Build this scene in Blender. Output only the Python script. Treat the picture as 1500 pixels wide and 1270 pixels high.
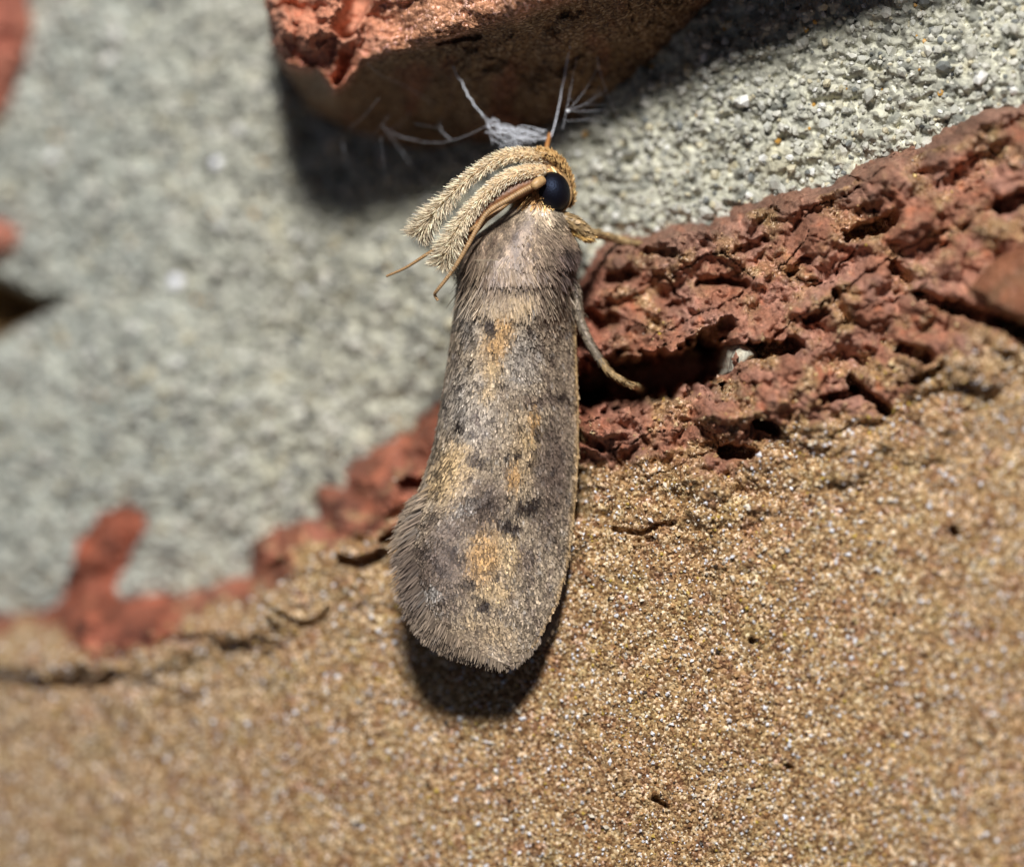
import bpy, math, random
import numpy as np

for o in list(bpy.data.objects):
    bpy.data.objects.remove(o)
scene = bpy.context.scene
col = scene.collection
rng = np.random.default_rng(7)
random.seed(7)

# ------------------------------------------------------------------ camera, world, lamp, exposure
S = 0.001            # everything below is written in millimetres; the scene is real size in metres
D = 120.0            # camera distance, mm
K = 62.5             # photograph pixels per millimetre at the depth of the moth
cam_data = bpy.data.cameras.new('camera')
cam = bpy.data.objects.new('camera', cam_data)
col.objects.link(cam)
cam.location = (0, -D*S, 0)
cam.rotation_euler = (math.radians(90), 0, 0)
cam_data.sensor_width = 36
cam_data.lens = 36*D/24.0
cam_data.clip_start = 0.005
cam_data.clip_end = 10
cam_data.dof.use_dof = True
cam_data.dof.focus_distance = (D-0.75)*S
cam_data.dof.aperture_fstop = 30
scene.camera = cam

world = bpy.data.worlds.new('World')
scene.world = world
world.use_nodes = True
bg = world.node_tree.nodes['Background']
bg.inputs['Color'].default_value = (0.62, 0.72, 1.0, 1)
bg.inputs['Strength'].default_value = 0.075

lamp_data = bpy.data.lights.new('flash', 'AREA')
lamp_data.shape = 'SQUARE'
lamp_data.size = 21*S
lamp_data.energy = 0.355
lamp_data.color = (1.0, 0.995, 0.985)
lamp = bpy.data.objects.new('flash', lamp_data)
col.objects.link(lamp)
lamp.location = (-8*S, -120*S, 92*S)
from mathutils import Vector
lamp.rotation_euler = (Vector((0, 0, 0))-lamp.location).to_track_quat('-Z', 'Y').to_euler()

vs = scene.view_settings
vs.view_transform = 'Standard'
vs.look = 'None'
vs.gamma = 1
vs.use_curve_mapping = False
vs.exposure = 0.0

# ------------------------------------------------------------------ helpers
def lin(r, g, b):
    c = np.array([r, g, b], float)/255
    return np.where(c <= 0.04045, c/12.92, ((c+0.055)/1.055)**2.4)

def P(px, py, y):
    px = np.asarray(px, float); py = np.asarray(py, float); y = np.asarray(y, float)
    f = (D+y)/D
    return np.stack(np.broadcast_arrays((px-750)/K*f, y, (635-py)/K*f), -1)

def hash2(ix, iy, seed):
    h = (ix.astype(np.int64)*374761393 + iy.astype(np.int64)*668265263 + seed*2147483647) & 0xffffffff
    h = ((h ^ (h >> 13))*1274126177) & 0xffffffff
    h = ((h ^ (h >> 16))*2246822519) & 0xffffffff
    return ((h ^ (h >> 15)) & 0xffffff).astype(np.float64)/0xffffff

def perlin(x, y, seed=0):
    ix = np.floor(x); iy = np.floor(y); fx = x-ix; fy = y-iy
    u = fx*fx*fx*(fx*(fx*6-15)+10); v = fy*fy*fy*(fy*(fy*6-15)+10)
    def g(dx, dy):
        a = hash2(ix+dx, iy+dy, seed)*2*np.pi
        return np.cos(a)*(fx-dx)+np.sin(a)*(fy-dy)
    a = g(0, 0); b = g(1, 0); c = g(0, 1); d = g(1, 1)
    return ((a+(b-a)*u)+((c+(d-c)*u)-(a+(b-a)*u))*v)*1.45

def fbm(x, y, scale, octs=4, seed=0, gain=0.5):
    t = 0; a = 1; n = 0
    for k in range(octs):
        t = t+a*perlin(x/scale*2**k+17.3*k, y/scale*2**k-9.1*k, seed+k*13)
        n += a; a *= gain
    return t/n

def worley(x, y, scale, seed=0):
    x = x/scale; y = y/scale
    ix = np.floor(x); iy = np.floor(y)
    f1 = np.full(x.shape, 9.0); f2 = np.full(x.shape, 9.0); cid = np.zeros(x.shape)
    for dx in (-1, 0, 1):
        for dy in (-1, 0, 1):
            cx = ix+dx; cy = iy+dy
            px = cx+hash2(cx, cy, seed); py = cy+hash2(cx, cy, seed+91)
            d = np.hypot(px-x, py-y)
            h = hash2(cx, cy, seed+57)
            n1 = d < f1
            f2 = np.where(n1, f1, np.minimum(f2, d)); cid = np.where(n1, h, cid); f1 = np.where(n1, d, f1)
    return f1, f2, cid

def sstep(a, b, x):
    t = np.clip((x-a)/(b-a), 0, 1)
    return t*t*(3-2*t)

def segdist(px, py, pts):
    """distance to an open polyline"""
    d = np.full(px.shape, 1e9)
    for (x0, y0), (x1, y1) in zip(pts[:-1], pts[1:]):
        ex, ey = x1-x0, y1-y0
        L = ex*ex+ey*ey+1e-9
        t = np.clip(((px-x0)*ex+(py-y0)*ey)/L, 0, 1)
        d = np.minimum(d, np.hypot(px-x0-t*ex, py-y0-t*ey))
    return d

def polysd(px, py, poly):
    """signed distance to a polygon, positive inside"""
    d = segdist(px, py, poly+[poly[0]])
    ins = np.zeros(px.shape, bool)
    for (x0, y0), (x1, y1) in zip(poly, poly[1:]+[poly[0]]):
        if y0 == y1: continue
        c = ((y0 > py) != (y1 > py)) & (px < (x1-x0)*(py-y0)/(y1-y0)+x0)
        ins ^= c
    return np.where(ins, d, -d)

def mesh_np(name, V, F, cols=None, smooth=True, extra=None):
    """V (n,3) in mm, F (m,k) with k 3 or 4 (or a list of such arrays); cols (n,3) linear vertex colours"""
    me = bpy.data.meshes.new(name)
    Fs = F if isinstance(F, list) else [F]
    Fs = [np.asarray(f, np.int32) for f in Fs if len(f)]
    V = np.asarray(V, float)
    me.vertices.add(len(V)); me.vertices.foreach_set('co', (V*S).astype(np.float32).ravel())
    nl = sum(f.size for f in Fs); nf = sum(len(f) for f in Fs)
    me.loops.add(nl); me.loops.foreach_set('vertex_index', np.concatenate([f.ravel() for f in Fs]))
    me.polygons.add(nf)
    tot = np.concatenate([np.full(len(f), f.shape[1], np.int32) for f in Fs])
    st = np.concatenate([[0], np.cumsum(tot)[:-1]]).astype(np.int32)
    me.polygons.foreach_set('loop_start', st)
    me.polygons.foreach_set('use_smooth', np.full(nf, smooth))
    me.update(calc_edges=True)
    if cols is not None:
        a = me.attributes.new('col', 'FLOAT_COLOR', 'POINT')
        c = np.ones((len(V), 4), np.float32); c[:, :3] = np.clip(cols, 0, 1)
        a.data.foreach_set('color', c.ravel())
    for k, arr in (extra or {}).items():
        a = me.attributes.new(k, 'FLOAT', 'POINT')
        a.data.foreach_set('value', np.asarray(arr, np.float32))
    return me

def obj(name, me, mat=None, parent=None, label=None, cat=None, group=None, kind=None):
    o = bpy.data.objects.new(name, me)
    col.objects.link(o)
    if mat and me and not me.materials: me.materials.append(mat)
    if parent: o.parent = parent
    if label: o['label'] = label
    if cat: o['category'] = cat
    if group: o['group'] = group
    if kind: o['kind'] = kind
    return o

# ------------------------------------------------------------------ materials
def nodes(name):
    m = bpy.data.materials.new(name); m.use_nodes = True
    nt = m.node_tree; return m, nt, nt.nodes, nt.links, nt.nodes['Principled BSDF']

def mat_attr(name, rough=0.6, spec=0.5, film=0, bump=0, bscale=20000, bdist=0.00002, metallic=0, sss=0, transl=0, var=0.0, vscale=9000, coat=0, tint=(1, 1, 1, 1)):
    m, nt, N, L, b = nodes(name)
    at = N.new('ShaderNodeAttribute'); at.attribute_name = 'col'
    src = at.outputs['Color']
    tc = N.new('ShaderNodeTexCoord')
    if var:
        nz = N.new('ShaderNodeTexNoise'); nz.inputs['Scale'].default_value = vscale; nz.inputs['Detail'].default_value = 3
        L.new(tc.outputs['Object'], nz.inputs['Vector'])
        mr = N.new('ShaderNodeMapRange'); mr.inputs[1].default_value = 0.25; mr.inputs[2].default_value = 0.75
        mr.inputs[3].default_value = 1-var; mr.inputs[4].default_value = 1+var
        L.new(nz.outputs['Fac'], mr.inputs[0])
        mx = N.new('ShaderNodeVectorMath'); mx.operation = 'SCALE'
        L.new(src, mx.inputs[0]); L.new(mr.outputs[0], mx.inputs['Scale']); src = mx.outputs[0]
    L.new(src, b.inputs['Base Color'])
    b.inputs['Roughness'].default_value = rough
    b.inputs['Specular IOR Level'].default_value = spec
    b.inputs['Metallic'].default_value = metallic
    if film:
        b.inputs['Thin Film Thickness'].default_value = film
        b.inputs['Thin Film IOR'].default_value = 1.6
    b.inputs['Specular Tint'].default_value = tint
    if coat:
        b.inputs['Coat Weight'].default_value = coat; b.inputs['Coat Roughness'].default_value = 0.2
    if bump:
        nz = N.new('ShaderNodeTexNoise'); nz.inputs['Scale'].default_value = bscale; nz.inputs['Detail'].default_value = 4
        L.new(tc.outputs['Object'], nz.inputs['Vector'])
        bp = N.new('ShaderNodeBump'); bp.inputs['Strength'].default_value = bump; bp.inputs['Distance'].default_value = bdist
        L.new(nz.outputs['Fac'], bp.inputs['Height']); L.new(bp.outputs[0], b.inputs['Normal'])
    if transl:
        b.inputs['Transmission Weight'].default_value = transl
    return m

def mat_brick():
    """broken red fired clay where coat = 0, grainy tan sanded face where coat = 1"""
    m, nt, N, L, b = nodes('brick_clay_and_sand')
    at = N.new('ShaderNodeAttribute'); at.attribute_name = 'col'
    ct = N.new('ShaderNodeAttribute'); ct.attribute_name = 'coat'
    tc = N.new('ShaderNodeTexCoord')
    # warped coordinates, so the grains are not a regular cell pattern
    wn = N.new('ShaderNodeTexNoise'); wn.inputs['Scale'].default_value = 5200; wn.inputs['Detail'].default_value = 2
    L.new(tc.outputs['Object'], wn.inputs['Vector'])
    wa = N.new('ShaderNodeVectorMath'); wa.operation = 'MULTIPLY_ADD'
    wa.inputs[1].default_value = (0.00006,)*3
    L.new(wn.outputs['Color'], wa.inputs[0]); L.new(tc.outputs['Object'], wa.inputs[2])
    v = N.new('ShaderNodeTexVoronoi'); v.inputs['Scale'].default_value = 15500
    L.new(wa.outputs[0], v.inputs['Vector'])
    sp = N.new('ShaderNodeSeparateColor'); L.new(v.outputs['Color'], sp.inputs[0])
    r = N.new('ShaderNodeValToRGB'); r.color_ramp.interpolation = 'LINEAR'
    e = r.color_ramp.elements
    stops = [(0.0, (0.26, 0.18, 0.12)), (0.24, (0.55, 0.44, 0.33)), (0.5, (0.95, 0.92, 0.85)), (0.72, (1.25, 1.2, 1.1)),
             (0.82, (1.5, 1.6, 1.7)), (0.9, (2.0, 2.3, 2.9)), (1.0, (2.6, 3.2, 4.6))]
    e[0].position = 0; e[0].color = (*stops[0][1], 1); e[1].position = 1; e[1].color = (*stops[-1][1], 1)
    for p, c in stops[1:-1]:
        q = e.new(p); q.color = (*c, 1)
    L.new(sp.outputs[0], r.inputs[0])
    # red clay: finer, weaker mottling
    n2 = N.new('ShaderNodeTexNoise'); n2.inputs['Scale'].default_value = 9000; n2.inputs['Detail'].default_value = 6; n2.inputs['Roughness'].default_value = 0.7
    L.new(tc.outputs['Object'], n2.inputs['Vector'])
    r2 = N.new('ShaderNodeValToRGB'); e2 = r2.color_ramp.elements
    e2[0].position = 0.28; e2[0].color = (0.5, 0.45, 0.42, 1); e2[1].position = 0.74; e2[1].color = (1.5, 1.55, 1.6, 1)
    L.new(n2.outputs['Fac'], r2.inputs[0])
    mx = N.new('ShaderNodeMix'); mx.data_type = 'RGBA'
    L.new(ct.outputs['Fac'], mx.inputs[0]); L.new(r2.outputs[0], mx.inputs[6]); L.new(r.outputs[0], mx.inputs[7])
    ml = N.new('ShaderNodeMix'); ml.data_type = 'RGBA'; ml.blend_type = 'MULTIPLY'; ml.inputs[0].default_value = 1
    L.new(at.outputs['Color'], ml.inputs[6]); L.new(mx.outputs[2], ml.inputs[7])
    L.new(ml.outputs[2], b.inputs['Base Color'])
    # relief
    b1 = N.new('ShaderNodeBump'); b1.inputs['Distance'].default_value = 0.00004; b1.invert = True
    L.new(v.outputs['Distance'], b1.inputs['Height'])
    st = N.new('ShaderNodeMath'); st.operation = 'MULTIPLY_ADD'; st.inputs[1].default_value = 0.35; st.inputs[2].default_value = 0.45
    L.new(ct.outputs['Fac'], st.inputs[0]); L.new(st.outputs[0], b1.inputs['Strength'])
    b2 = N.new('ShaderNodeBump'); b2.inputs['Distance'].default_value = 0.00009; b2.inputs['Strength'].default_value = 0.9
    L.new(n2.outputs['Fac'], b2.inputs['Height']); L.new(b1.outputs[0], b2.inputs['Normal'])
    L.new(b2.outputs[0], b.inputs['Normal'])
    rr = N.new('ShaderNodeMapRange'); rr.inputs[3].default_value = 0.5; rr.inputs[4].default_value = 0.85
    L.new(sp.outputs[1], rr.inputs[0]); L.new(rr.outputs[0], b.inputs['Roughness'])
    b.inputs['Specular IOR Level'].default_value = 0.45
    return m

def mat_mortar():
    m, nt, N, L, b = nodes('sandy_cement_mortar')
    at = N.new('ShaderNodeAttribute'); at.attribute_name = 'col'
    tc = N.new('ShaderNodeTexCoord')
    wn = N.new('ShaderNodeTexNoise'); wn.inputs['Scale'].default_value = 3000; wn.inputs['Detail'].default_value = 3
    L.new(tc.outputs['Object'], wn.inputs['Vector'])
    wa = N.new('ShaderNodeVectorMath'); wa.operation = 'MULTIPLY_ADD'; wa.inputs[1].default_value = (0.0002,)*3
    L.new(wn.outputs['Color'], wa.inputs[0]); L.new(tc.outputs['Object'], wa.inputs[2])
    v = N.new('ShaderNodeTexVoronoi'); v.inputs['Scale'].default_value = 6200
    L.new(wa.outputs[0], v.inputs['Vector'])
    sp = N.new('ShaderNodeSeparateColor'); L.new(v.outputs['Color'], sp.inputs[0])
    r = N.new('ShaderNodeValToRGB'); e = r.color_ramp.elements
    e[0].position = 0; e[0].color = (0.42, 0.42, 0.42, 1); e[1].position = 1; e[1].color = (1.5, 1.5, 1.5, 1)
    for p, c in [(0.12, (0.72, 0.72, 0.72)), (0.5, (1, 1, 1)), (0.85, (1.15, 1.15, 1.12))]:
        q = e.new(p); q.color = (*c, 1)
    L.new(sp.outputs[0], r.inputs[0])
    ml = N.new('ShaderNodeMix'); ml.data_type = 'RGBA'; ml.blend_type = 'MULTIPLY'; ml.inputs[0].default_value = 1
    L.new(at.outputs['Color'], ml.inputs[6]); L.new(r.outputs[0], ml.inputs[7])
    L.new(ml.outputs[2], b.inputs['Base Color'])
    n2 = N.new('ShaderNodeTexNoise'); n2.inputs['Scale'].default_value = 14000; n2.inputs['Detail'].default_value = 4
    L.new(tc.outputs['Object'], n2.inputs['Vector'])
    b1 = N.new('ShaderNodeBump'); b1.inputs['Distance'].default_value = 0.00005; b1.inputs['Strength'].default_value = 0.7; b1.invert = True
    L.new(v.outputs['Distance'], b1.inputs['Height'])
    b2 = N.new('ShaderNodeBump'); b2.inputs['Distance'].default_value = 0.00004; b2.inputs['Strength'].default_value = 0.6
    L.new(n2.outputs['Fac'], b2.inputs['Height']); L.new(b1.outputs[0], b2.inputs['Normal']); L.new(b2.outputs[0], b.inputs['Normal'])
    b.inputs['Roughness'].default_value = 0.8
    return m

M_BRICK = mat_brick()
M_MORTAR = mat_mortar()
M_GRAIN = mat_attr('sand_grain_quartz', rough=0.42, spec=0.55, bump=0.5, bscale=15000, bdist=0.00002, var=0.25)
M_SCALE = mat_attr('wing_scales', rough=0.45, spec=0.36, var=0.15, tint=(1, 0.84, 0.78, 1))
M_HAIR = mat_attr('moth_hair', rough=0.42, spec=0.42, tint=(1, 0.85, 0.8, 1))
M_FUR = mat_attr('palp_bristles', rough=0.6, spec=0.3)
M_CUT = mat_attr('moth_cuticle', rough=0.45, spec=0.45, bump=0.4, bscale=16000, bdist=0.00003, var=0.25)
M_WEB = mat_attr('spider_silk', rough=0.4, spec=0.6)

def mat_eye():
    m, nt, N, L, b = nodes('compound_eye')
    tc = N.new('ShaderNodeTexCoord')
    v = N.new('ShaderNodeTexVoronoi'); v.inputs['Scale'].default_value = 30000
    L.new(tc.outputs['Object'], v.inputs['Vector'])
    bp = N.new('ShaderNodeBump'); bp.inputs['Distance'].default_value = 0.000012; bp.inputs['Strength'].default_value = 0.5; bp.invert = True
    L.new(v.outputs['Distance'], bp.inputs['Height']); L.new(bp.outputs[0], b.inputs['Normal'])
    b.inputs['Base Color'].default_value = (0.004, 0.003, 0.004, 1)
    b.inputs['Roughness'].default_value = 0.5
    b.inputs['Specular Tint'].default_value = (0.45, 0.6, 1, 1)  # blue tint puts a bluish reflection into the eye's gloss
    b.inputs['Specular IOR Level'].default_value = 0.32
    return m
M_EYE = mat_eye()

# ------------------------------------------------------------------ the wall: height fields in the wall's own x / z
def lines(segs):
    out = []
    for a, b, st in segs:
        out.append(np.arange(a, b, st))
    return np.concatenate(out)
gx1 = lines([(-1200, -60, 19), (-60, 380, 3.4), (380, 640, 2.6), (640, 1240, 2.0), (1240, 1520, 2.6), (1520, 2300, 19)])
gy1 = lines([(-800, -20, 19), (-20, 1080, 2.1), (1080, 1290, 2.6), (1290, 2000, 19)])
GX, GY = np.meshgrid(gx1, gy1)
X = (GX-750)/K; Z = (635-GY)/K
tilt = 0.9-0.45*X                      # the wall turns towards the camera on the right

def rec_m(px, py):
    r = 3.7-1.5*sstep(480, 1050, px)
    r = r+0.35*sstep(300, 0, py)*sstep(900, 500, px)
    return r

LB = [(-2500, 960), (-50, 905), (0, 900), (60, 890), (78, 858), (98, 800), (136, 734), (188, 718), (240, 766), (218, 806), (194, 840), (186, 858),
      (250, 858), (330, 850), (364, 840), (362, 792), (400, 770), (462, 757), (464, 716), (508, 716), (515, 676), (560, 656), (598, 640), (618, 598),
      (660, 560), (760, 470), (846, 402), (862, 380), (900, 358), (960, 346), (1040, 322), (1100, 294), (1200, 274), (1290, 234), (1365, 204),
      (1420, 176), (1500, 152), (1700, 90), (2600, -180), (2600, 2600), (-2500, 2600)]
UB = [(376, -1500), (384, 0), (392, 58), (420, 92), (466, 100), (490, 130), (508, 112), (530, 88), (600, 68), (660, 50), (740, 28), (800, 8), (850, -12), (1010, -70), (2400, -560), (2400, -1500)]
UBC = [(376, -1500), (384, 0), (392, 62), (418, 110), (440, 160), (520, 205), (600, 226), (700, 226), (800, 208), (880, 172), (950, 110), (1030, 30), (1090, -40), (2400, -500), (2400, -1500)]
COAT = [(-2500, 990), (-50, 935), (60, 915), (150, 962), (235, 945), (285, 890), (360, 882), (385, 862), (440, 812), (510, 800), (560, 790), (610, 740), (720, 720), (850, 690), (940, 660), (1010, 690),
        (1060, 700), (1120, 640), (1200, 600), (1290, 612), (1350, 560), (1420, 492), (1500, 500), (2600, 440), (2600, 2600), (-2500, 2600)]
CAV = [([(868, 568), (930, 556), (985, 545), (1040, 528)], 37, 4.0), ([(1040, 500), (1065, 478)], 15, 1.4), ([(855, 585), (880, 575)], 18, 3.0),
       ([(1092, 515), (1140, 512), (1165, 505)], 14, 1.5), ([(895, 408), (928, 402)], 10, 0.8), ([(868, 462), (882, 476), (898, 468)], 12, 1.0),
       ([(950, 368), (985, 372)], 7, 0.5), ([(1022, 415), (1060, 410), (1094, 418)], 6, 0.7), ([(1246, 345), (1292, 332), (1310, 320)], 13, 1.3),
       ([(1470, 300), (1520, 285)], 16, 1.2), ([(1312, 388), (1332, 408)], 10, 0.9), ([(1352, 436), (1420, 455), (1520, 492)], 12, 1.3),
       ([(1110, 618), (1136, 628)], 10, 1.2), ([(1064, 662), (1100, 664)], 11, 1.3), ([(1248, 556), (1278, 584), (1306, 604)], 9, 1.2),
       ([(1205, 586), (1258, 574)], 8, 1.0), ([(1325, 512), (1360, 524)], 12, 1.1), ([(1380, 540), (1340, 560)], 7, 0.6),
       ([(900, 776), (940, 782), (966, 770), (986, 766)], 5, 0.35), ([(938, 792), (955, 790)], 5, 0.3), ([(388, 886), (412, 900), (440, 916), (462, 914)], 5, 0.35),
       ([(470, 908), (480, 894)], 5, 0.5), ([(500, 820), (530, 826), (560, 812)], 9, 0.9), ([(40, 1004), (110, 1000)], 8, 0.25), ([(150, 1000), (172, 988)], 7, 0.3),
       ([(560, 792), (605, 774)], 8, 0.8), ([(595, 712), (620, 708)], 12, 1.2), ([(850, 640), (880, 655)], 8, 0.7), ([(980, 450), (1010, 442)], 6, 0.4),
       ([(1180, 470), (1210, 458)], 7, 0.6), ([(1225, 430), (1240, 470)], 7, 0.8), ([(1080, 370), (1120, 352)], 8, 0.6), ([(1160, 400), (1185, 380)], 7, 0.6),
       ([(1102, 938), (1106, 941)], 5, 0.5), ([(1152, 1122), (1158, 1126)], 5, 0.5), ([(1396, 776), (1400, 780)], 6, 0.5), ([(960, 1170), (976, 1180)], 5, 0.4)]

def to_px(Y):
    f = D/(D+Y)
    return 750+(GX-750)*f, 635+(GY-635)*f

# shared noise (in the wall's own coordinates)
n_lo = fbm(GX, GY, 170, 3, 3); n_mid = fbm(GX, GY, 46, 3, 11); n_hi = fbm(GX, GY, 14, 3, 23)

# --- mortar
Ym = tilt+3.2
for _ in range(3):
    px, py = to_px(Ym)
    Ym = tilt+rec_m(px, py)
lump1, lump2, lumpc = worley(GX+6*n_mid, GY+6*n_mid, 17, 5)
Ym = Ym+0.36*n_lo+0.34*n_mid+0.27*n_hi+0.18*np.clip(lump1, 0, 0.8)+0.05*fbm(GX, GY, 7, 2, 29)
pxm, pym = to_px(Ym)
# wedge-shaped hollow at the left, and the raised lower bed of mortar beneath it
HOL = [(-300, 380), (0, 402), (30, 418), (62, 432), (118, 428), (70, 462), (0, 500), (-300, 600)]
hsd = polysd(pxm, pym, HOL)
Ym = Ym+2.3*sstep(-4, 20, hsd)
bed = polysd(pxm, pym, [(-400, 620), (0, 506), (115, 440), (330, 500), (520, 640), (480, 900), (-400, 960)])
Ym = Ym-0.45*sstep(-40, 60, bed)
pxm, pym = to_px(Ym)

def mortar_colour():
    c = np.empty(GX.shape+(3,))
    base = lin(178, 175, 158)
    c[:] = base
    v = 1+0.30*n_lo+0.42*n_mid+0.32*n_hi
    c *= v[..., None]
    w = sstep(0.15, 0.5, fbm(GX, GY, 90, 3, 71))[..., None]
    c = c*(1-w*0.35)+lin(190, 178, 142)*w*0.35
    bl = sstep(520, 120, pxm)[..., None]*0.3
    c = c*(1-bl)+lin(150, 166, 172)*bl
    k = sstep(0.82, 0.9, lumpc)[..., None]
    c = c*(1-k*0.6)+lin(90, 92, 88)*k*0.6
    k = (sstep(0.2, 0.28, lumpc)*sstep(0.36, 0.28, lumpc))[..., None]
    c = c*(1-k*0.3)+lin(210, 208, 196)*k*0.3
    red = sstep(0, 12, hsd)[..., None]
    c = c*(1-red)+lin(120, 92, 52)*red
    return c

# --- rocky relief used for the broken clay
def billow(x, y, sc, octs, seed):
    t = 0; a = 1.0; n = 0
    for k in range(octs):
        t = t+a*np.abs(perlin(x/sc*2**k+7.7*k, y/sc*2**k+3.1*k, seed+k*19)); n += a; a *= 0.55
    return t/n
def crag():
    wx = GX+22*fbm(GX, GY, 70, 3, 301); wy = GY+22*fbm(GX, GY, 70, 3, 411)
    ax = wx*0.94-wy*0.34; ay = wx*0.34+wy*0.94          # strata run along the broken edge
    g1_ = np.clip(worley(GX+3*n_hi, GY, 7.5, 45)[0], 0, 1)
    a1, a2, ac = worley(ax, ay*1.7, 105, 21)
    b1, b2, bc = worley(wx, wy, 36, 22)
    h = 0.62-1.7*billow(ax, ay*1.1, 135, 2, 501)-0.5*billow(wx, wy, 48, 2, 601)-0.3*fbm(GX, GY, 17, 4, 611, 0.6)-0.10*(1-g1_)
    h = h+0.5*(ac-0.5)*sstep(0, 0.3, a2-a1)+0.14*(bc-0.5)*sstep(0, 0.2, b2-b1)
    h = h+0.25*(1-sstep(0, 0.08, a2-a1))*(ac > 0.75)
    pit = sstep(0.22, 0.08, b1)*(bc > 0.78)
    return h, 0.5+0.9*fbm(GX, GY, 75, 4, 701), 0.5+0.9*fbm(GX, GY, 38, 4, 711), 0.5+0.9*fbm(GX, GY, 16, 3, 721)
cr, cra, crb, crc = crag()
g1, g2, gc = worley(GX+3*n_hi, GY+3*n_mid, 6.5, 44)     # sand grains of the tan face

Yb = tilt+0.5
for _ in range(3):
    px, py = to_px(Yb)
    sd = polysd(px, py, LB)
    W = 70+210*sstep(780, 960, px)+40*sstep(1100, 1400, px)+600*sstep(330, 230, px)*sstep(900, 840, py)
    t = np.clip(sd/W, 0, 1)
    prof = 1-(1-t)**1.35
    base = tilt+(rec_m(px, py)-0.08-0.67*sstep(260, 480, px))*(1-prof)
    Yb = base
sdn = sd+9*n_mid+6*n_hi; pxs = px
csd = polysd(px, py, COAT)
coat = sstep(-16, 16, csd+42*n_mid+20*n_hi)
cp = sstep(0.25, 0.45, fbm(GX, GY, 40, 3, 88)+0.15*(px > 980)-0.12-0.3*sstep(-60, -220, csd))*sstep(-260, -20, csd)
dust = sstep(-0.08, 0.4, fbm(GX, GY, 52, 4, 93)+0.1*fbm(GX, GY, 9, 2, 95))*0.8*sstep(840, 930, px)
dust = dust+sstep(0.0, 0.4, fbm(GX, GY, 34, 4, 97))*0.7*sstep(300, 380, px)*sstep(700, 640, px)*sstep(-95, -30, csd)
coat = np.maximum(coat, np.maximum(0.85*cp, dust)*(sd > 14))
rough_amt = (1-sstep(-20, 60, csd)*0.5-sstep(40, 190, csd)*0.43)*sstep(-10, 40, sd+30)
rough_amt = (rough_amt+0.5*sstep(450, 300, px)*sstep(-30, 20, csd)*sstep(120, 70, csd))*(0.35+0.4*sstep(250, 450, px)+0.25*sstep(700, 900, px))
Yb = Yb+1.15*cr*rough_amt
Yb = Yb+0.10*n_lo+0.07*n_mid+0.045*n_hi+0.05*n_mid*rough_amt+coat*(0.05*g1-0.025*gc)
# soft ledges on the face at the left
Yb = Yb-0.35*sstep(18, -14, segdist(px, py, [(-60, 965), (60, 960), (200, 965), (300, 930), (380, 900)])-26)
for pts, hw, dep in CAV:
    x0 = min(p[0] for p in pts)-60; x1 = max(p[0] for p in pts)+60; y0 = min(p[1] for p in pts)-60; y1 = max(p[1] for p in pts)+60
    k = (px > x0) & (px < x1) & (py > y0) & (py < y1)
    d = segdist(px[k], py[k], pts)+0.35*hw*n_hi[k]*1.6+0.3*hw*n_mid[k]
    Yb[k] += dep*sstep(hw*1.15, hw*0.55, d)
Yb = Yb+0.75*sstep(872, 842, pxs)*sstep(560, 640, pxs)*sstep(790, 720, py)
Yb = Yb+np.where(sdn < 0, -sdn/9.0, 0)+0.5*sstep(14, 0, sdn)*(0.12+0.88*sstep(300, 480, pxs))
Ym = Ym+5.0*sstep(18, 50, sdn)          # the mortar bed lies deeper behind the brick
Yb = np.where(sdn > 16, np.minimum(Yb, Ym-0.06), Yb)
pxb, pyb = px, py

def brick_colour():
    red = np.empty(GX.shape+(3,)); red[:] = lin(166, 112, 86)
    a = sstep(0.3, 0.8, cra)[..., None]; red = red*(1-0.5*a)+lin(192, 146, 128)*0.5*a
    a = sstep(0.6, 0.9, crb)[..., None]; red = red*(1-0.5*a)+lin(196, 112, 72)*0.5*a
    a = sstep(0.7, 0.95, crc)[..., None]; red = red*(1-0.5*a)+lin(190, 150, 118)*0.5*a
    # weathered, darker grey-brown crust along the upper rim at the right
    a = (sstep(70, 8, sd+22*n_mid)*sstep(820, 900, pxb))[..., None]*0.6; red = red*(1-a)+lin(122, 96, 78)*a
    # darker, redder clay left of and just beside the moth
    a = sstep(320, 220, pxb)[..., None]*0.6; red = red*(1-a)+lin(136, 72, 54)*a
    a = sstep(910, 850, pxb)[..., None]*0.6; red = red*(1-a)+lin(158, 84, 58)*a
    red *= (1+1.1*sstep(700, 600, pxb)*fbm(GX, GY, 42, 3, 161))[..., None].clip(0.35, 1.7)
    red *= (1+0.5*n_mid+0.4*n_hi)[..., None]
    tan = np.empty(GX.shape+(3,)); tan[:] = lin(186, 152, 108)
    a = sstep(-0.1, 0.45, fbm(GX, GY, 120, 3, 61))[..., None]*0.45; tan = tan*(1-a)+lin(180, 136, 98)*a
    a = sstep(0.0, 0.5, fbm(GX, GY, 60, 3, 67))[..., None]*0.4; tan = tan*(1-a)+lin(176, 152, 98)*a
    a = sstep(0.0, 0.42, fbm(GX, GY, 36, 4, 69))[..., None]*0.6; tan = tan*(1-a)+lin(152, 102, 76)*a
    a = sstep(560, 120, pxb)[..., None]*0.35; tan = tan*(1-a)+lin(172, 146, 114)*a
    tan *= (1+0.2*n_mid+0.22*n_hi)[..., None]
    k = coat[..., None]
    return red*(1-k)+tan*k

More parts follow.
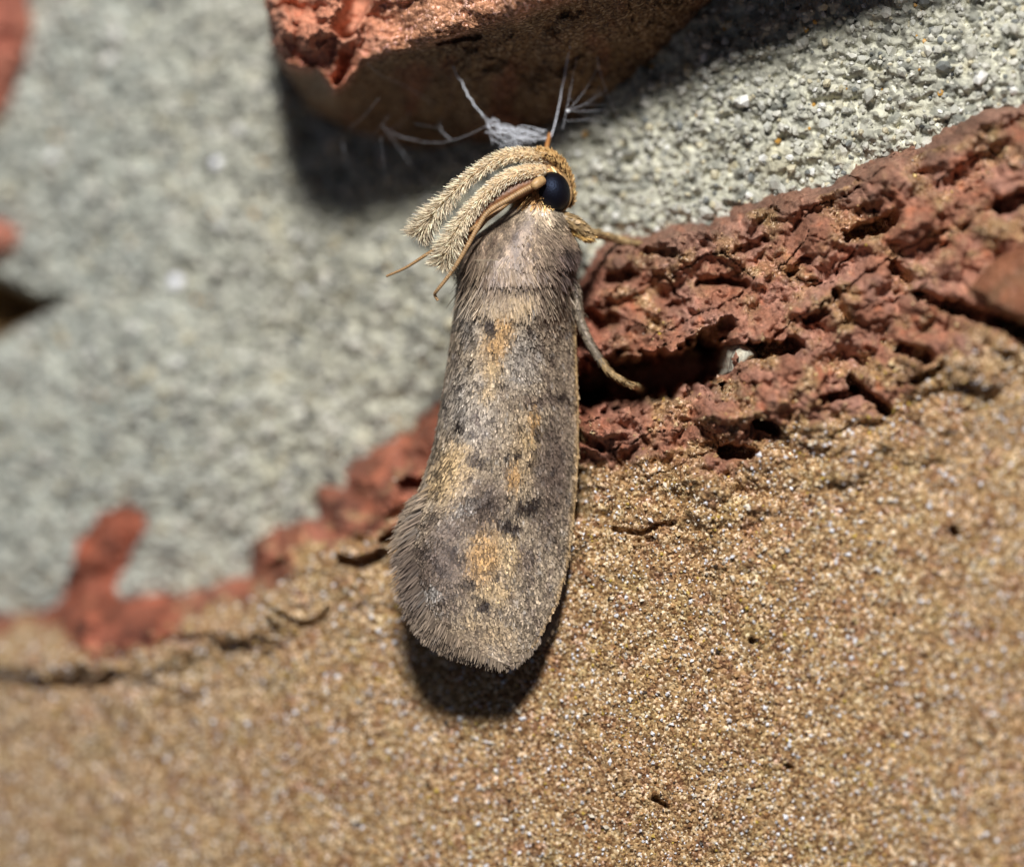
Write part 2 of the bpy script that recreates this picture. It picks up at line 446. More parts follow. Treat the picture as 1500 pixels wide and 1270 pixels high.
# --- upper brick
Yu = tilt-1.9
for _ in range(3):
    px, py = to_px(Yu)
    su = polysd(px, py, UB); sc = polysd(px, py, UBC)
    face = tilt-1.9-0.5*sstep(500, 800, px)
    frac = np.clip(-su/(np.clip(-su, 0, None)+np.clip(sc, 0, None)+1e-6), 0, 1)
    deep = tilt+rec_m(px, py)+0.1
    Yu = np.where(su > 0, face, face+(deep-face)*frac**0.85)
Yu = Yu+0.55*sstep(20, -4, su)*(su > -200)*0.6
ru = sstep(0, 20, su+10)*(0.35+0.65*sstep(620, 480, px))+0.25+0.3*sstep(0, -30, su)
Yu = Yu+0.95*cr*ru+0.10*n_mid+0.07*n_hi+0.05*g1
for pts, hw, dep in [([(505, 40), (520, 10), (535, -40)], 17, 1.2), ([(492, 118), (505, 80)], 9, 0.9), ([(384, 20), (396, 50)], 9, 0.8), ([(640, 62), (680, 52), (700, 50)], 6, 0.4)]:
    d = segdist(px, py, pts)+5*n_hi+4*n_mid
    Yu += dep*sstep(hw*1.2, hw*0.5, d)
Yu = Yu+np.where(sc < 0, -sc/9.0, 0)+0.4*sstep(14, 0, sc)
pxu, pyu = px, py
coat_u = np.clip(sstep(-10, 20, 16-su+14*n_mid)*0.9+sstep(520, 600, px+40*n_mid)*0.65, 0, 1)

def upper_colour():
    c = np.empty(GX.shape+(3,)); c[:] = lin(214, 144, 112)
    a = sstep(0.4, 0.9, crb)[..., None]*0.6; c = c*(1-a)+lin(224, 164, 134)*a
    a = (sstep(500, 640, pxu)*0.8)[..., None]; c = c*(1-a)+lin(196, 146, 112)*a
    u = (sstep(8, -14, su+8*n_mid))[..., None]*0.9; c = c*(1-u)+lin(122, 98, 62)*u  # olive-brown underside, darkened so part of its shade is in the colour
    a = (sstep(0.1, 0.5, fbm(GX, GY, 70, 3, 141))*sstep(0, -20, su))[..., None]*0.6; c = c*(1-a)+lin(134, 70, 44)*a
    return c*(1+0.3*n_mid+0.25*n_hi)[..., None]

def patch(poly, lift, seed, tint, tint2, edge=12, rough=0.5, depth=None):
    """a smaller lump of brick standing out of the mortar (or the brick), returned as (Y, colour, signed distance)"""
    under = Ym if depth is None else depth
    Y = under-lift
    for _ in range(2):
        qx, qy = to_px(Y)
        s = polysd(qx, qy, poly)+5*n_mid+4*n_hi
        Y = under-lift*np.clip(sstep(-edge*0.4, edge*1.6, s), 0, 1)
    Y = Y+rough*(cr*0.7+0.15*n_hi)*sstep(-4, 20, s)+np.where(s < 0, -s/8.0, 0)
    c = np.empty(GX.shape+(3,)); c[:] = tint
    a = sstep(0.3, 0.8, crb)[..., None]; c = c*(1-a)+np.array(tint2)*a
    return Y, c*(1+0.3*n_mid+0.25*n_hi)[..., None], s

nr, nc = GX.shape
IDX = np.arange(nr*nc).reshape(nr, nc)
QUADS = np.stack([IDX[:-1, :-1], IDX[1:, :-1], IDX[1:, 1:], IDX[:-1, 1:]], -1).reshape(-1, 4)

def field_mesh(name, Y, keep, cols, coatv, back=None, jig=0.0, step=1):
    kv = keep.ravel()
    q = QUADS[kv[QUADS].any(1)]
    used, inv = np.unique(q, return_inverse=True)
    q = inv.reshape(-1, 4)
    V = np.stack([X, Y, Z], -1).reshape(-1, 3)[used].copy()
    if jig is not None and np.ndim(jig):
        j = jig.ravel()[used]
        V[:, 0] += 0.04*j*n_hi.ravel()[used]*1.2; V[:, 2] += 0.06*j*np.roll(n_hi, 37, 1).ravel()[used]*1.2
    C = cols.reshape(-1, 3)[used]
    cv = coatv.ravel()[used]
    F = [q]
    if back is not None:
        e = np.concatenate([q[:, [0, 1]], q[:, [1, 2]], q[:, [2, 3]], q[:, [3, 0]]])
        es = np.sort(e, 1)
        key = es[:, 0].astype(np.int64)*len(V)+es[:, 1]
        _, fi, ct = np.unique(key, return_index=True, return_counts=True)
        be = e[fi[ct == 1]]
        bv, binv = np.unique(be, return_inverse=True); binv = binv.reshape(-1, 2)
        n0 = len(V)
        Vb = V[bv].copy(); Vb[:, 1] = np.maximum(Vb[:, 1]+0.4, back)
        V = np.concatenate([V, Vb]); C = np.concatenate([C, C[bv]]); cv = np.concatenate([cv, cv[bv]])
        F.append(np.stack([be[:, 1], be[:, 0], n0+binv[:, 0], n0+binv[:, 1]], -1))
    return mesh_np(name, V, F, C, True, {'coat': cv})

wall = obj('brick_wall', None, label='weathered red brick wall with sandy tan brick faces and rough grey mortar', cat='wall')
Yb_keep = (sdn > -10) & (Yb < Ym+0.5)
Yu_keep = (sc > -10) & (Yu < Ym+0.5)

mortar = obj('mortar_joint', field_mesh('mortar_joint', Ym, ~(sdn > 90), mortar_colour(), np.zeros(GX.shape), back=20), M_MORTAR, wall,
             label='rough grey sandy mortar bed between the two bricks')
brick_lo = obj('brick', field_mesh('brick', Yb, Yb_keep, brick_colour(), coat, back=18, jig=rough_amt), M_BRICK, wall,
               label='tan sandy brick with crumbling red upper edge')
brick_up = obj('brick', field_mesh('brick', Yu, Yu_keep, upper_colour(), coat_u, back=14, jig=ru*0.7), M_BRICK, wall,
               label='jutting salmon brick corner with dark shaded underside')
ONE = np.ones(GX.shape); ZERO = np.zeros(GX.shape)
chips = [([(-200, -200), (20, -200), (34, -40), (46, 30), (36, 96), (12, 150), (-10, 190), (-200, 220)], 1.0, lin(196, 124, 100), lin(176, 104, 84)),
         ([(-200, 318), (0, 322), (26, 338), (24, 366), (0, 386), (-200, 392)], 0.7, lin(192, 126, 104), lin(180, 110, 88)),
         ([(96, -160), (120, -60), (96, 8), (70, -30)], 0.35, lin(170, 110, 96), lin(160, 100, 84))]
for k, (poly, lift, t1, t2) in enumerate(chips):
    Yc, cc_, s_ = patch(poly, lift, 5, t1, t2, 16)
    obj('brick_chip', field_mesh('brick_chip', Yc, (s_ > -6) & (Yc < Ym+0.3), cc_, ZERO, back=13), M_BRICK, wall)
# brown flake standing proud of the red edge at the right
Yf, cf, sf = patch([(1418, 424), (1446, 388), (1500, 356), (1600, 330), (1760, 340), (1760, 480), (1560, 486), (1500, 474), (1446, 456)], 1.5, 9, lin(150, 96, 66), lin(140, 100, 70), 9, 0.2, depth=fbm(GX, GY, 400, 1, 5)*0.2+tilt+0.8)
obj('brick_flake', field_mesh('brick_flake', Yf, (sf > -6), cf, ZERO+0.4, back=4), M_BRICK, wall, label='loose brown flake standing out from the red edge')
# scrap of mortar stuck in the hollow of the red edge
Yk, ck, sk = patch([(1068, 508), (1082, 496), (1100, 506), (1112, 520), (1096, 540), (1074, 556), (1062, 548)], 1.15, 9, lin(196, 190, 170), lin(170, 166, 150), 7, 0.3, depth=tilt+1.5+0.3*n_mid)
obj('mortar_scrap', field_mesh('mortar_scrap', Yk, (sk > -4), ck*0.95, ZERO, back=3), M_MORTAR, wall, label='pale scrap of mortar lodged in the red hollow')

# ------------------------------------------------------------------ sand grains (real geometry)
PHI = (1+5**0.5)/2
ICO_V = np.array([(-1, PHI, 0), (1, PHI, 0), (-1, -PHI, 0), (1, -PHI, 0), (0, -1, PHI), (0, 1, PHI), (0, -1, -PHI), (0, 1, -PHI), (PHI, 0, -1), (PHI, 0, 1), (-PHI, 0, -1), (-PHI, 0, 1)], float)/math.hypot(1, PHI)
ICO_F = np.array([(0, 11, 5), (0, 5, 1), (0, 1, 7), (0, 7, 10), (0, 10, 11), (1, 5, 9), (5, 11, 4), (11, 10, 2), (10, 7, 6), (7, 1, 8), (3, 9, 4), (3, 4, 2), (3, 2, 6), (3, 6, 8), (3, 8, 9), (4, 9, 5), (2, 4, 11), (6, 2, 10), (8, 6, 7), (9, 8, 1)])
OCT_V = np.array([(1, 0, 0), (-1, 0, 0), (0, 1, 0), (0, -1, 0), (0, 0, 1), (0, 0, -1)], float)
OCT_F = np.array([(0, 2, 4), (2, 1, 4), (1, 3, 4), (3, 0, 4), (2, 0, 5), (1, 2, 5), (3, 1, 5), (0, 3, 5)])

def rotmats(n):
    q = rng.normal(size=(n, 4)); q /= np.linalg.norm(q, axis=1)[:, None]
    w, x, y, z = q.T
    return np.stack([np.stack([1-2*(y*y+z*z), 2*(x*y-z*w), 2*(x*z+y*w)], -1), np.stack([2*(x*y+z*w), 1-2*(x*x+z*z), 2*(y*z-x*w)], -1),
                     np.stack([2*(x*z-y*w), 2*(y*z+x*w), 1-2*(x*x+y*y)], -1)], 1)

def grains(name, cen, rad, cols, parent, ico=True):
    bv, bf = (ICO_V, ICO_F) if ico else (OCT_V, OCT_F)
    n = len(cen); m = len(bv)
    loc = bv[None]*(1+rng.uniform(-0.28, 0.28, (n, m, 1)))*rng.uniform(0.65, 1.2, (n, 1, 3))
    V = np.einsum('nij,nmj->nmi', rotmats(n), loc)*rad[:, None, None]+cen[:, None]
    F = bf[None]+(np.arange(n)*m)[:, None, None]
    return obj(name, mesh_np(name, V.reshape(-1, 3), F.reshape(-1, 3), np.repeat(cols, m, 0), False), M_GRAIN, parent, kind='stuff')

def nearest_cell(gx, gy):
    return np.clip(np.searchsorted(gy1, gy), 0, nr-1), np.clip(np.searchsorted(gx1, gx), 0, nc-1)

# mortar sand
n = 24000
gx = rng.uniform(-260, 1700, n); gy = rng.uniform(-160, 960, n)
i, j = nearest_cell(gx, gy)
ok = (sdn[i, j] < 6) & (sc[i, j] < 4) & (hsd[i, j] < 0)
i, j, gx, gy = i[ok], j[ok], gx[ok], gy[ok]
n = len(gx)
rad = np.clip(rng.lognormal(math.log(3.4), 0.5, n), 1.8, 12)/K
kind = rng.random(n)
rad = np.where(kind > 0.96, np.minimum(rad, 5.5/K), rad)
pal = np.array([lin(192, 189, 175), lin(208, 204, 190), lin(182, 180, 168), lin(200, 190, 160), lin(120, 122, 118), lin(226, 224, 216), lin(60, 62, 62), lin(196, 146, 66)])
pk = np.searchsorted(np.cumsum([0.34, 0.2, 0.2, 0.1, 0.07, 0.06, 0.018]), kind)
gcol = 0.9*pal[pk]*rng.uniform(0.85, 1.12, (n, 1))
cen = np.stack([(gx-750)/K, Ym[i, j]-0.08*rad, (635-gy)/K], -1)
show = np.where((gx > 850) & (gy < 330) & (gx < 1500) & (gy > 0), rad, 0)
big = np.zeros(n, bool)
big[np.argsort(-show)[:220]] = True
grains('sand', cen[~big], rad[~big], gcol[~big], mortar)
protos = {}
for k in np.where(big)[0]:
    key = (int(pk[k]), int(k) % 3)
    if key not in protos:
        bv = ICO_V*(1+rng.uniform(-0.25, 0.25, (12, 1)))*rng.uniform(0.7, 1.15, (1, 3))
        protos[key] = mesh_np('sand_grain', bv, ICO_F, np.repeat(pal[pk[k]][None], 12, 0), False)
    o = obj('sand_grain', protos[key], M_GRAIN, mortar)
    o.location = tuple(cen[k]*S); o.rotation_euler = tuple(rng.uniform(0, 6.28, 3)); o.scale = (rad[k],)*3
# two white crystals that catch the light on the left-hand mortar
for (qx, qy, rr) in [(316, 240, 10), (262, 414, 14)]:
    gi = np.argmin((pxm-qx)**2+(pym-qy)**2)
    bv = ICO_V*(1+rng.uniform(-0.25, 0.25, (12, 1)))
    o = obj('sand_grain', mesh_np('sand_grain', bv, ICO_F, np.tile(lin(250, 250, 255), (12, 1)), False), M_GRAIN, mortar)
    o.location = (X.flat[gi]*S, (Ym.flat[gi]+0.02)*S, Z.flat[gi]*S); o.scale = (rr/K,)*3

# sand of the tan brick face
n = 52000
gx = rng.uniform(-80, 1600, n); gy = np.where(rng.random(n) < 0.82, rng.uniform(480, 1380, n), rng.uniform(180, 640, n))
i, j = nearest_cell(gx, gy)
ok = (coat[i, j] > rng.uniform(0.0, 1.0, n)) & (sdn[i, j] > 20)
i, j, gx, gy = i[ok], j[ok], gx[ok], gy[ok]; n = len(gx)
rad = np.clip(rng.lognormal(math.log(2.15), 0.35, n), 1.1, 5)/K
pal2 = np.array([lin(190, 150, 104), lin(206, 178, 134), lin(160, 116, 74), lin(220, 206, 184), lin(236, 234, 236), lin(120, 84, 54), lin(196, 164, 76), lin(64, 52, 44)])
pk2 = np.searchsorted(np.cumsum([0.23, 0.19, 0.15, 0.17, 0.15, 0.05, 0.04]), rng.random(n))
grains('sand', np.stack([(gx-750)/K, Yb[i, j]-0.2*rad, (635-gy)/K], -1), rad, np.where(((coat[i, j] < 0.6) | (csd[i, j] < 0))[:, None] & (pk2 >= 3)[:, None] & (pk2 <= 4)[:, None], lin(176, 138, 108), pal2[pk2])*rng.uniform(0.85, 1.1, (n, 1)), brick_lo, ico=False)

# ------------------------------------------------------------------ builders for the moth
def unit(v):
    return v/(np.linalg.norm(v, axis=-1, keepdims=True)+1e-12)

def curve(pts, n):
    """Catmull-Rom through rows (any width)"""
    p = np.asarray(pts, float)
    p = np.vstack([2*p[0]-p[1], p, 2*p[-1]-p[-2]])
    t = np.linspace(0, len(p)-3-1e-6, n); k = t.astype(int); u = (t-k)[:, None]
    a, b, c, d = p[k], p[k+1], p[k+2], p[k+3]
    return 0.5*((2*b)+(c-a)*u+(2*a-5*b+4*c-d)*u*u+(3*b-a-3*c+d)*u**3)

def tube_data(path, rad, seg=10, flat=1.0):
    """path (n,3) mm, rad (n,) mm"""
    n = len(path)
    T = unit(np.gradient(path, axis=0))
    up = np.array([0, -1.0, 0.02])
    A = unit(np.cross(T, up)); B = np.cross(A, T)
    th = np.linspace(0, 2*np.pi, seg, endpoint=False)
    V = path[:, None]+rad[:, None, None]*(np.cos(th)[None, :, None]*A[:, None]+flat*np.sin(th)[None, :, None]*B[:, None])
    V = V.reshape(-1, 3)
    i = np.arange(n-1)[:, None]*seg; j = np.arange(seg)[None]; j2 = (j+1) % seg
    Q = np.stack([i+j, i+j2, i+seg+j2, i+seg+j], -1).reshape(-1, 4)
    c0, c1 = len(V), len(V)+1
    V = np.vstack([V, path[0]-T[0]*rad[0]*0.5, path[-1]+T[-1]*rad[-1]*0.5])
    j = np.arange(seg); j2 = (j+1) % seg
    Tr = np.vstack([np.stack([np.full(seg, c0), j2, j], -1), np.stack([np.full(seg, c1), (n-1)*seg+j, (n-1)*seg+j2], -1)])
    return V, [Q, Tr], (A, B, T)

def tube(name, path, rad, mat, parent, colr, seg=10, flat=1.0, vary=0.12, **kw):
    V, F, _ = tube_data(path, rad, seg, flat)
    c = np.asarray(colr, float)
    if c.ndim == 1: C = np.tile(c, (len(V), 1))
    else: C = np.vstack([np.repeat(c, seg, 0), c[0], c[-1]])
    C = C*(1+rng.uniform(-vary, vary, (len(V), 1)))
    return obj(name, mesh_np(name, V, F, C), mat, parent, **kw)

def blades(name, base, dirs, nrm, length, width, cols, mat, parent, bend=0.25, taper=0.75, tipcol=None, kind='stuff', blunt=0.0):
    """flat tapering scales / hairs: two quads each, bent outwards along nrm"""
    n = len(base)
    side = unit(np.cross(dirs, nrm))
    L = length[:, None]; w = width[:, None]
    mid = base+dirs*L*0.5+nrm*L*bend*0.3
    tip = base+dirs*L+nrm*L*bend
    V = np.stack([base-side*w*0.5*0.8, base+side*w*0.5*0.8, mid-side*w*0.5, mid+side*w*0.5, tip-side*w*0.5*(1-taper), tip+side*w*0.5*(1-taper)], 1)
    f = np.array([(0, 1, 3, 2), (2, 3, 5, 4)])
    F = f[None]+(np.arange(n)*6)[:, None, None]
    C = np.repeat(cols[:, None], 6, 1)
    if tipcol is not None: C[:, 4:] = tipcol[:, None]
    return obj(name, mesh_np(name, V.reshape(-1, 3), F.reshape(-1, 4), C.reshape(-1, 3), False), mat, parent, kind=kind)

moth = obj('moth', None, label='grey-brown speckled moth with furry tan palps resting head up on the brick edge', cat='moth')

# --- body: head, thorax and abdomen, one continuous surface. rows: px, py, y, half width px, half depth mm
BODY = curve([(812, 226, 0.25, 6, 0.1), (806, 232, 0.22, 18, 0.3), (798, 250, 0.2, 32, 0.52), (794, 275, 0.2, 38, 0.62), (788, 302, 0.22, 38, 0.66),
              (778, 322, 0.2, 48, 0.8), (766, 350, 0.15, 74, 1.05), (756, 378, 0.1, 84, 1.2), (752, 400, 0.2, 74, 0.95), (748, 440, 0.3, 60, 0.6), (745, 520, 0.4, 58, 0.7), (738, 640, 0.4, 56, 0.6),
              (726, 760, 0.35, 48, 0.45), (715, 860, 0.3, 32, 0.3), (708, 900, 0.3, 10, 0.1)], 90)
seg = 36
th = np.linspace(0, 2*np.pi, seg, endpoint=False)
bump = 1+0.0*fbm(np.cos(th)[None]*3+0*BODY[:, :1], BODY[:, 1:2]/30+np.sin(th)[None]*3, 1.0, 3, 9)
bx = BODY[:, 0:1]+BODY[:, 3:4]*np.cos(th)[None]*bump
bY = BODY[:, 2:3]-BODY[:, 4:5]*np.sin(th)[None]*bump
BV = P(bx, BODY[:, 1:2]+0*bx, bY)
nb = len(BODY)
i = np.arange(nb-1)[:, None]*seg; j = np.arange(seg)[None]; j2 = (j+1) % seg
BQ = np.stack([i+j, i+j2, i+seg+j2, i+seg+j], -1).reshape(-1, 4)
Vb = BV.reshape(-1, 3); c0 = len(Vb); Vb = np.vstack([Vb, BV[0].mean(0), BV[-1].mean(0)])
jj = np.arange(seg); BT = np.vstack([np.stack([np.full(seg, c0), (jj+1) % seg, jj], -1), np.stack([np.full(seg, c0+1), (nb-1)*seg+jj, (nb-1)*seg+(jj+1) % seg], -1)])
hc = sstep(335, 285, BODY[:, 1])[:, None]
bc = lin(112, 98, 86)*(1-hc)+lin(150, 112, 68)*hc
BC = np.vstack([np.repeat(bc, seg, 0), bc[0], bc[-1]])
obj('body', mesh_np('body', Vb, [BQ, BT], BC), M_CUT, moth)

def body_pt(py, ang):
    """point and outward normal on the body; ang 90 degrees faces the camera"""
    r = np.stack([np.interp(py, BODY[:, 1], BODY[:, k]) for k in range(5)], -1)
    p = P(r[:, 0]+r[:, 3]*np.cos(ang), py, r[:, 2]-r[:, 4]*np.sin(ang))
    nx = np.cos(ang)/(r[:, 3]/K+1e-6); ny = -np.sin(ang)/(r[:, 4]+1e-6)
    return p, unit(np.stack([nx, ny, 0.25*np.hypot(nx, ny)], -1))

# --- wings
LEFT = np.array([(380, 664), (410, 662), (460, 657), (520, 649), (590, 638), (660, 626), (692, 621), (720, 615), (740, 606), (760, 599), (790, 592), (820, 590), (850, 596), (880, 606), (905, 618), (925, 635), (940, 654), (955, 684), (965, 712), (972, 736)], float)
RIGHT = np.array([(380, 838), (400, 842), (450, 841), (520, 843), (600, 846), (660, 846), (720, 843), (780, 837), (820, 831), (850, 824), (880, 815), (905, 804), (925, 793), (940, 783), (955, 767), (965, 757), (972, 748)], float)
def wl(v): return np.interp(v, LEFT[:, 0], LEFT[:, 1])
def wr(v): return np.interp(v, RIGHT[:, 0], RIGHT[:, 1])
def wing(s, v):
    """s 0 (dorsal ridge, left) to 1 (costa, right), v photograph row"""
    s = np.asarray(s, float); v = np.asarray(v, float)
    Lx = wl(v)+9*sstep(720, 640, v); Rx = wr(v)
    et = sstep(540, 390, v); pk_ = 0.3+0.1*et
    prof = np.where(s < pk_, 1-0.9*(np.abs(pk_-s)/pk_)**(2.3+1.2*et), 1-(np.abs(s-pk_)/(1-pk_))**(1.7+2.3*et))
    B = np.interp(v, [380, 400, 450, 600, 720, 850, 930, 975], [1.33, 1.42, 1.46, 1.25, 1.05, 0.7, 0.4, 0.2])
    Y0 = np.interp(v, [380, 450, 600, 760, 900, 975], [0.25, 0.3, 0.3, 0.05, -0.35, -0.55])
    y = Y0-B*prof+0.02*fbm(s*6+0*v, v/60, 1.0, 2, 5)
    return P(Lx+(Rx-Lx)*s, v, y)
def wing_frame(s, v):
    p = wing(s, v)
    tv = unit(wing(s, v+2)-wing(s, v-2)); ts = unit(wing(np.clip(s+0.01, 0, 1), v)-wing(np.clip(s-0.01, 0, 1), v))
    n = unit(np.cross(ts, tv)); n = np.where(n[:, 1:2] > 0, -n, n)
    return p, tv, n

BL = lin(160, 142, 120); GL = lin(172, 165, 157); TA = lin(198, 167, 122); OC = lin(200, 152, 92); DK = lin(28, 20, 20); MD = lin(92, 77, 69)
BLOBS = [(690, 752, 62, 26, -25, MD, .7), (645, 800, 44, 40, 0, MD, .5), (820, 640, 18, 120, 0, MD, .45), (690, 735, 40, 8, -32, GL, .6), (640, 560, 14, 120, 8, GL, .4), (732, 478, 30, 62, 6, TA, .5), (708, 560, 26, 50, 8, TA, .4), (715, 835, 44, 62, 12, TA, .5), (768, 655, 20, 66, 4, TA, .5), (660, 690, 34, 50, 20, TA, .45), (700, 925, 60, 26, 0, TA, .35),  # the pale diagonal streak paints in the shine of the wing fold
         (805, 680, 30, 62, 0, MD, .75), (715, 722, 27, 27, 0, MD, .7), (640, 842, 52, 56, 20, MD, .75), (772, 815, 14, 24, 0, MD, .8), (790, 580, 34, 10, 0, MD, .8), (800, 470, 20, 60, 0, MD, .35),
         (670, 930, 70, 26, 0, MD, .35), (800, 760, 24, 40, 0, MD, .5), (690, 590, 40, 60, 0, GL, .5), (760, 520, 30, 45, 0, GL, .5), (690, 470, 18, 40, 0, GL, .35),
         (738, 472, 14, 24, 8, OC, .85), (727, 503, 17, 19, 10, OC, .85), (722, 536, 13, 18, 10, TA, .8), (713, 570, 11, 18, 10, TA, .75), (765, 425, 17, 13, 0, TA, .7), (781, 612, 7, 16, 0, OC, .85),
         (776, 640, 13, 15, 0, TA, .8), (670, 676, 22, 36, 20, TA, .85), (645, 708, 20, 17, 0, TA, .8), (753, 692, 10, 22, 5, OC, .85), (708, 810, 22, 40, 15, OC, .9), (745, 806, 14, 30, 0, TA, .8),
         (725, 862, 21, 13, 0, TA, .8), (634, 866, 15, 11, 0, GL, .7), (690, 905, 14, 12, 0, TA, .4), (722, 925, 22, 24, 0, TA, .3),
         (718, 466, 8, 20, 5, DK, .95), (722, 480, 8, 7, 0, DK, .9), (773, 480, 5, 6, 0, DK, .8), (735, 558, 11, 5, 0, DK, .7), (822, 578, 13, 7, 0, DK, .85), (674, 620, 10, 8, 0, DK, .95), (701, 610, 5, 12, 0, MD, .9),
         (698, 669, 16, 9, 35, DK, .85), (756, 662, 8, 7, 0, DK, .95), (743, 664, 5, 6, 0, DK, .8), (775, 673, 7, 6, 0, DK, .9), (776, 738, 22, 12, -5, DK, .95), (745, 766, 20, 9, 5, DK, .95), (708, 882, 11, 10, 0, DK, .95),
         (684, 852, 13, 11, 0, DK, .6), (660, 800, 9, 7, 0, DK, .6), (648, 830, 10, 8, 0, DK, .6), (622, 805, 9, 9, 0, DK, .55), (640, 720, 8, 6, 0, DK, .6), (818, 435, 10, 20, 0, DK, .55), (712, 428, 14, 8, 0, DK, .4), (800, 620, 6, 6, 0, DK, .6),
         (652, 590, 5, 8, 0, DK, .5), (828, 720, 8, 12, 0, DK, .4), (806, 640, 9, 9, 0, DK, .4)]
_tr = np.random.default_rng(3)
for _k in range(95):
    BLOBS.append((_tr.uniform(600, 840), _tr.uniform(430, 950), _tr.uniform(2.5, 4.5), _tr.uniform(4, 8), _tr.uniform(-12, 12), DK, _tr.uniform(.4, .85)))
def wing_colour(px, py, s=None):
    c = np.tile(BL, (len(px), 1)); st_f = 0.8
    c = c*(1+0.25*fbm(px, py, 26, 3, 17)+0.2*fbm(px, py, 8, 2, 19))[:, None]
    jx = px+7*fbm(px, py, 14, 2, 31)+rng.normal(0, 2.6, len(px)); jy = py+9*fbm(px, py, 14, 2, 37)+rng.normal(0, 4.6, len(px))
    k = (sstep(0.02, 0.32, fbm(px, py*0.7, 15, 3, 43))*0.6)[:, None]; c = c*(1-k)+MD*k
    k = (sstep(0.2, 0.5, fbm(px, py*0.6, 9, 2, 47))*0.5)[:, None]; c = c*(1-k)+GL*k
    sp_ = fbm(px, py*0.7, 10, 2, 53); sp2 = fbm(px, py*0.45, 6.5, 2, 59)
    for (cx, cy, rx, ry, ro, cc, st) in BLOBS:
        a = math.radians(ro); dx = (jx if cc is not DK else 0.35*jx+0.65*px)-cx; dy = (jy if cc is not DK else 0.35*jy+0.65*py)-cy
        u = (dx*math.cos(a)+dy*math.sin(a))/rx; w = (-dx*math.sin(a)+dy*math.cos(a))/ry
        k = ((st*0.72 if cc is OC or cc is TA else st)*sstep(1.45, 0.4, np.hypot(u, w)+(0.9*sp2 if cc is DK else 0)))[:, None]*sstep(-1.2, -0.4, sp_)[:, None]
        c = c*(1-k)+cc*k
    if s is not None:
        k = (sstep(0.955, 0.99, s)*0.6)[:, None]; c = c*(1-k)+lin(160, 130, 88)*k
    return c

def proj(p):
    f = D/(D+p[:, 1])
    return 750+p[:, 0]*K*f, 635-p[:, 2]*K*f

# near forewing: membrane with thickness, then its scales and fringe
ns, nv = 46, 130
sv = np.linspace(0, 1, ns); vv = np.linspace(380, 972, nv)
SS, VV = np.meshgrid(sv, vv)
Wv = wing(SS, VV).reshape(-1, 3)
wi = np.arange(ns*nv).reshape(nv, ns)
WQ = np.stack([wi[:-1, :-1], wi[1:, :-1], wi[1:, 1:], wi[:-1, 1:]], -1).reshape(-1, 4)
_, _, Wn = wing_frame(SS.ravel(), VV.ravel())
Wb = Wv-Wn*0.06
rim = np.concatenate([wi[0], wi[1:, -1], wi[-1, ::-1][1:], wi[::-1, 0][1:-1]])
RQ = np.stack([rim, np.roll(rim, -1), np.roll(rim, -1)+ns*nv, rim+ns*nv], -1)
qx, qy = proj(Wv)
wc = wing_colour(qx, qy, SS.ravel())*0.7
fore = obj('forewing', mesh_np('forewing', np.vstack([Wv, Wb]), [WQ, WQ[:, ::-1]+ns*nv, RQ], np.vstack([wc, wc])), M_CUT, moth)

n = 60000
v = 384+(972-384)*rng.random(n); s = rng.random(n)
keep = rng.random(n) < (wr(v)-wl(v))/262
v, s = v[keep], s[keep]
p, tv, nn = wing_frame(s, v)
nn = unit(nn+rng.normal(0, 0.11, nn.shape))
qx, qy = proj(p)
n = len(v)
fan = ((0.45-s)*0.5*sstep(650, 850, v))[:, None]*np.array([-1.0, 0, 0])+rng.normal(0, 0.13, (n, 1))*np.array([1.0, 0, 0])
dirs = unit(tv+fan)
cl = wing_colour(qx, qy, s)*np.exp(rng.normal(0, 0.26, (n, 1)))
dkp = np.clip(0.2+0.55*fbm(qx, qy*0.6, 10, 3, 83)+0.35*fbm(qx, qy, 40, 2, 85)+0.12*sstep(700, 780, v), 0.02, 0.75)
dks = rng.random(n) < dkp; cl[dks] = cl[dks]*0.36+lin(52, 42, 40)*0.18
lt = rng.random(n) < 0.06; cl[lt] = cl[lt]*1.35+0.03
tip = cl*rng.uniform(0.9, 1.25, (n, 1))
blades('wing_scales', p+nn*rng.uniform(0.0, 0.02, (n, 1)), dirs, nn, rng.uniform(6, 11, n)/K, rng.uniform(2.4, 4.0, n)/K, cl, M_SCALE, fore, bend=(0.05+0.09*sstep(0.0, 0.2, s))[:, None], taper=0.45, tipcol=tip)

for es, v0, v1, er, ec in ((0.0, 392, 735, 1.5, lin(112, 92, 74)), (1.0, 396, 930, 2.0, lin(182, 150, 104))):
    ev = np.linspace(v0, v1, 120)
    epth = wing(np.full(120, es), ev)+np.array([0, -0.012, 0])
    tube('wing_edge', epth, np.full(120, er)/K*(1+0.15*rng.uniform(-1, 1, 120)), M_CUT, fore, ec, 6, vary=0.25)
# fringe of long hair scales round the wing end
edge = curve([(614, 722), (605, 745), (597, 775), (594, 810), (598, 850), (607, 882), (619, 908), (636, 930), (660, 946), (690, 958), (715, 966), (742, 970), (760, 962), (776, 948), (790, 930)], 400)
n = 4200
t = rng.random(n)*399; k = t.astype(int)
e = edge[k]
tg = unit(np.gradient(edge, axis=0))[k]
out = np.stack([-tg[:, 1], tg[:, 0]], -1)
out = np.where((out[:, 0]*(e[:, 0]-715)+out[:, 1]*(e[:, 1]-800))[:, None] < 0, -out, out)
d2 = unit(out*0.75+np.array([-0.12, 0.85])+rng.normal(0, 0.12, (n, 2)))
inn = rng.uniform(0, 1, n)**1.5*24
ln = rng.uniform(13, 30, n)*np.interp(t, [0, 60, 130, 240, 300, 399], [0.8, 1.4, 1.1, 0.7, 0.6, 0.4])
b2 = e-d2*inn[:, None]
ss = np.clip((b2[:, 0]-wl(b2[:, 1]))/(wr(b2[:, 1])-wl(b2[:, 1])+1e-6), 0, 1)
